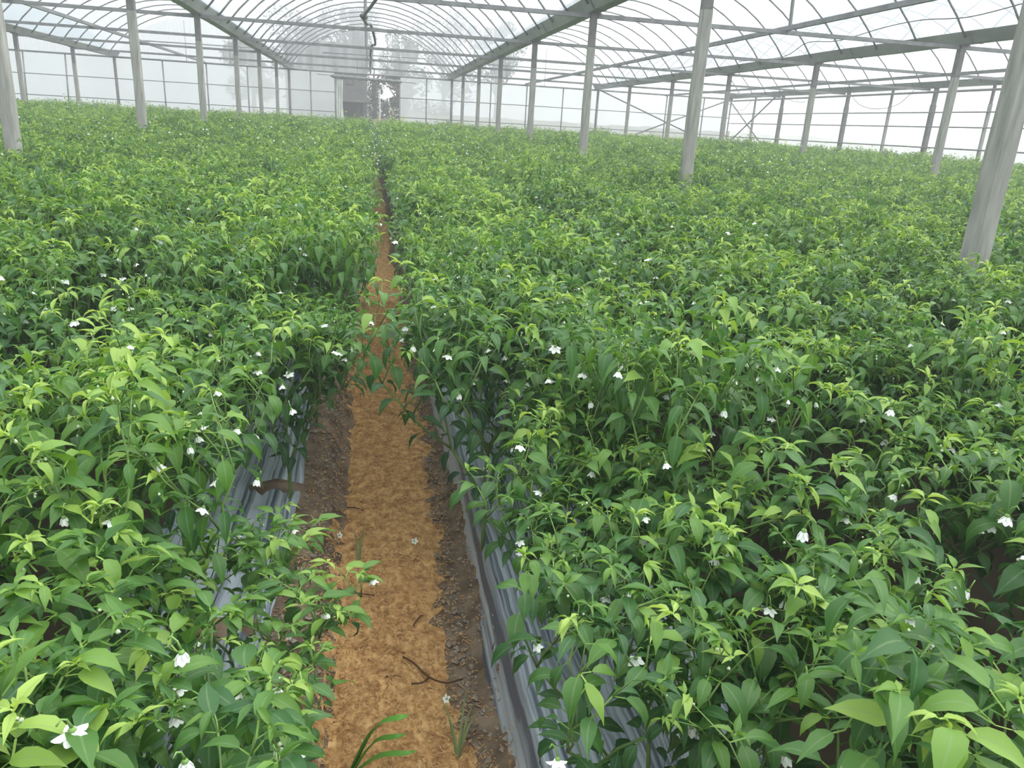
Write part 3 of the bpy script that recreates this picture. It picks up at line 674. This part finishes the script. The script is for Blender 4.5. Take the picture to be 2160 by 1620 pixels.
# ------------------------------------------------------------ on the path
M['grass'] = mat('fresh_grass', (.13, .33, .05), .5); M['grassdry'] = mat('faded_grass', (.16, .20, .07), .7)
def blade(mb, pts, w_, mi=0):
    v = []; f = []; pts = [np.array(p, float) for p in pts]; n = len(pts)
    for i, p in enumerate(pts):
        d = pts[min(i+1, n-1)]-pts[max(i-1, 0)]; d /= np.linalg.norm(d); sd = np.cross(d, (0, 0, 1)); sd /= np.linalg.norm(sd)
        ww = w_*(1-(i/(n-1))**2)*.5+.0005; up = np.cross(sd, d)*ww*.35
        v += [p-sd*ww+up, p, p+sd*ww+up]
    for i in range(n-1): f += [(i*3, i*3+1, i*3+4, i*3+3), (i*3+1, i*3+2, i*3+5, i*3+4)]
    mb.add(v, f, mi)
def unz(p, z):
    r = rgt*(p[0]-1080) + dwn*(p[1]-810) + fwd*FPX; t = (z-CAMZ)/r[2]; return np.array([r[0]*t, r[1]*t, z])
e = empty('grass_clump', tuple(unz((740, 1640), .02)), 'bright green broad grass leaves at the bottom edge, left side of the path', 'grass')
base = unz((740, 1640), .02)
for k, (tip, h1, w_) in enumerate((((845, 1515), .26, .017), ((838, 1555), .20, .014), ((860, 1590), .14, .012))):
    tp = unz(tip, h1); m1 = (base+tp)/2; m1[2] = h1*.75
    mb = MB(); pts = smoothpts([base-base, m1-base, tp-base, tp-base+np.array([.02, .03, -.02])], 4); blade(mb, pts, w_*1.9); mb.build('blade', M['grass'], e, True)
for nm, bx, tips, lab in (('grass_tuft', (965, 1600), ((1000, 1480), (985, 1450), (945, 1510), (1010, 1500), (930, 1470), (975, 1530)), 'thin faded grass tuft on the right side of the path near the bottom'),
                          ('grass_tuft', (1000, 1180), ((985, 1120), (1010, 1110), (965, 1150)), 'small faded grass tuft beside the right mulch film'),
                          ('grass_tuft', (756, 1200), ((770, 1100), (760, 1130), (748, 1120)), 'thin upright grass stalks at the left edge of the husks')):
    b0 = unz(bx, .01); e = empty(nm, tuple(b0), lab, 'grass', None)
    for tip in tips:
        tp = unz(tip, .05); m1 = (b0+tp)/2; m1[2] = .055; mb = MB(); blade(mb, smoothpts([b0-b0, m1-b0, tp-b0], 4), .005); mb.build('blade', M['grassdry'], e, True)
e = empty('dead_twig', tuple(unz((890, 1430), .02)), 'dark dried branching twig lying across the husks', 'twig')
o0 = unz((890, 1430), .02)
for P_ in (((850, 1385), (875, 1400), (905, 1428), (940, 1440), (975, 1432)), ((905, 1428), (890, 1440), (868, 1442))):
    q = [unz(p, .026) - o0 for p in P_]; MB().tube(smoothpts([tuple(a) for a in q], 3), .0028, 5).build('twig_branch', M['twig'], e, True)
for a, b, lab in (((700, 1250), (790, 1256), 'short dark twig across the left edge of the husks'), ((733, 1070), (768, 1077), 'short dry stalk on the left of the path farther up'), ((872, 1320), (893, 1295), 'small bent dry stalk near the middle of the path')):
    A, B = unz(a, .022), unz(b, .022); m_ = (A+B)/2; m_[2] += .006
    tag(MB().tube([tuple(A), tuple(m_), tuple(B)], .0024, 5).build('dry_stalk', M['twig'], smooth=True), lab, 'stalk', 'dry stalks on the path')
for p, lab in (((877, 1145), 'fallen white chilli flower on the path below its middle'), ((958, 1485), 'fallen white flower near the faded grass tuft'), ((713, 1133), 'fallen white flower at the left edge of the path'), ((760, 660), 'fallen white flower far up the left path edge')):
    q = unz(p, .02); o = link('fallen_flower', FLOW[2], None, tuple(q + np.array([0, 0, .012]))); o.rotation_euler = (2.2, .3, q[1]*9); tag(o, lab, 'flower', 'fallen flowers on the path')

# ------------------------------------------------------------ outside, beyond the doorway and films
M['earth'] = noise_mat('dry_grass_ground', (.10, .10, .055), (.19, .175, .10), 2.5, .95, 0, .1)
v = []; f = []; gx = np.arange(-47, 47.1, 2.35); gy = np.concatenate([[-17, -5], np.arange(31.6, 45, 1.2), np.arange(46, 61, 3)])
for y_ in gy:
    for x in gx:
        bk = 1.35*min(max((y_-33)/4.5, 0), 1) if y_ > 31 else 0
        bk *= 1 + .32*min(max((x+.1)/.8, 0), 1)
        v.append((x, y_, -.12 + bk + .12*math.sin(x*1.3+y_)*bk))
n = len(gx); f = [(j*n+i, j*n+i+1, (j+1)*n+i+1, (j+1)*n+i) for j in range(len(gy)-1) for i in range(n-1)]
tag(MB().add(v, f).build('outdoor_ground', M['earth'], smooth=True), 'dry grassy ground rising outside beyond the greenhouse', kind='structure')
M['render'] = noise_mat('grey_render', (.10, .10, .10), (.16, .16, .155), 3, .9)
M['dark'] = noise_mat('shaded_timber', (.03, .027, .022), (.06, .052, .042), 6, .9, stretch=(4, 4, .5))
e = empty('farm_building', (-1.6, 38.5, 1.1), 'grey two-storey farm building seen through the left of the doorway', 'building')
mb = MB(); mb.box(-2.2, 1.45, 0, .22, 1.15, 3.4); mb.box(-2.2, -2.0, 0, 4, -.2, 3.4); mb.box(1.25, 1.45, .2, 4, -.2, 3.4); mb.build('upper_wall', M['render'], e)
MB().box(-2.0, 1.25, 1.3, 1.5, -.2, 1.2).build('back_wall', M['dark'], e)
MB().box(-2.3, 1.6, -.35, .2, 1.02, 1.14).build('floor_slab', M['render'], e)
for x in (-.45, .15, .95): MB().box(x, x+.16, -.05, .12, -.2, 1.05).build('pillar', M['dark'], e)
wf = MB(); wf.box(.48, .86, -.03, .02, 1.75, 2.35); w_ = wf.build('window', M['dark'], e); MB().box(.52, .82, -.045, -.03, 1.8, 2.3).build('pane', mat('window_glass', (.10, .11, .12), .2), w_)
MB().box(-2.5, 1.75, -.5, 4.3, 3.4, 3.5).build('roof', M['render'], e)
M['crown'] = noise_mat('tree_leaves', (.016, .034, .018), (.045, .075, .035), 3, .8)
M['bark'] = noise_mat('bark', (.08, .06, .045), (.16, .13, .10), 8, .95, stretch=(3, 3, .6))
def tree(x, y_, z0, h, r, lab, seed, dens=2600, sz=.13):
    random.seed(seed); e = empty('tree', (x, y_, z0), lab, 'tree', None)
    mb = MB(); mb.tube([(0, 0, -.2), (.05, 0, h*.3), (-.05, .05, h*.6), (0, 0, h*.9)], [.16, .12, .08, .03], 8)
    for k in range(9):
        a = R(0, 6.3); z = h*R(.3, .7); q = r*R(.5, .8); mb.tube([(0, 0, z), (q*.5*math.cos(a), q*.5*math.sin(a), z+h*.1), (q*math.cos(a), q*math.sin(a), z+h*.2)], [.06, .04, .015], 6)
    mb.build('trunk', M['bark'], e, True)
    mb = MB(); cl = [(R(-.65, .65)*r, R(-.65, .65)*r, h*R(.35 if h > 4 else .18, .95), r*R(.25, .5)) for _ in range(16)]
    for k in range(dens):
        c_ = random.choice(cl); a, b = R(0, 6.3), math.acos(R(-1, 1)); q = c_[3]*R(.6, 1.05)
        p = np.array([c_[0]+q*math.sin(b)*math.cos(a), c_[1]+q*math.sin(b)*math.sin(a), c_[2]+q*math.cos(b)]); s = sz*R(.6, 1.3)
        d1 = np.array([R(-1, 1), R(-1, 1), R(-1, .3)]); d1 /= np.linalg.norm(d1); d2 = np.cross(d1, (R(-1, 1), R(-1, 1), R(-1, 1))); d2 /= np.linalg.norm(d2)
        mb.add([p-d1*s, p-d2*s*.4, p+d1*s, p+d2*s*.4], [(0, 1, 2, 3)])
    mb.build('crown', M['crown'], e)
for i, (x, y_, h, r, lab) in enumerate(((-3.4, 47, 5.6, 2.0, 'hazy tree behind the left part of the gable above the doorway'), (-1.1, 49, 6.4, 1.7, 'tall hazy tree left of centre in the far gable'), (1.9, 46, 4.9, 1.5, 'lower hazy tree right of centre in the far gable'),
        (4.2, 48, 6.2, 2.0, 'hazy tree behind the right side of the far gable'), (-6.8, 50, 4.3, 1.6, 'hazy tree behind the gable left of the path'), (7.2, 47, 5.8, 1.9, 'hazy tree behind the gable right of the middle'))):
    tree(x, y_, 1.1, h, r, lab, 40+i)
tree(1.35, 40.5, 1.15, 2.6, .75, 'dark leafy tree filling the right side of the doorway', 70, 3200, .07)
tree(.2, 42.5, 1.15, 3.0, .8, 'dark leafy tree seen through the middle of the doorway', 71, 1100, .07)
random.seed(77); mb = MB()
for k in range(5000):
    p = np.array([R(-2.5, 4.5), 45+R(-.5, .5), 1.1+R(0, 1.25)+.2*math.sin(k)]); s_ = R(.05, .11)
    d1 = np.array([R(-1, 1), R(-1, 1), R(-1, .5)]); d1 /= np.linalg.norm(d1); d2 = np.cross(d1, (R(-1, 1), R(-1, 1), R(-1, 1))); d2 /= np.linalg.norm(d2)
    mb.add([p-d1*s_, p-d2*s_*.5, p+d1*s_, p+d2*s_*.5], [(0, 1, 2, 3)])
tag(mb.build('hedge', M['crown']), 'dark low hedge across the view through the doorway', 'hedge')
o = MB().tube([(.43, 38, 1.1), (.43, 38, 2.75)], .022).build('white_pole', mat('white_paint', (.75, .77, .76), .5)); tag(o, 'thin white pole standing outside the doorway', 'pole')
mb = MB(); random.seed(8)
e = empty('flowering_bush', (.98, 36.4, .95), 'small bush with pale yellow blossoms at the lower right of the doorway', 'bush')
mf = MB()
for k in range(420):
    a = R(0, 6.3); q = .26*math.sqrt(R(0, 1)); z = R(.3, 1.0); p = np.array([q*math.cos(a), q*math.sin(a), z]); s = R(.02, .05)
    d1 = np.array([R(-1, 1), R(-1, 1), R(-1, .5)]); d1 /= np.linalg.norm(d1); d2 = np.cross(d1, (R(-1, 1), R(-1, 1), R(-1, 1))); d2 /= np.linalg.norm(d2)
    (mf if R(0, 1) < .35 and z > .5 else mb).add([p-d1*s, p-d2*s*.6, p+d1*s, p+d2*s*.6], [(0, 1, 2, 3)])
for k in range(7): mb.tube([(0, 0, 0), (R(-.1, .1), R(-.1, .1), .4), (R(-.2, .2), R(-.2, .2), .8)], .01, 5)
mb.build('leaves', M['crown'], e); mf.build('blossoms', mat('pale_blossom', (.85, .84, .62), .6), e)
print('plants near', len(near), 'rest', len(rest), 'faces', [p[4] for p in PROTO], 'hz', [round(p[3], 2) for p in PROTO], 'maxd', near[-1][0])
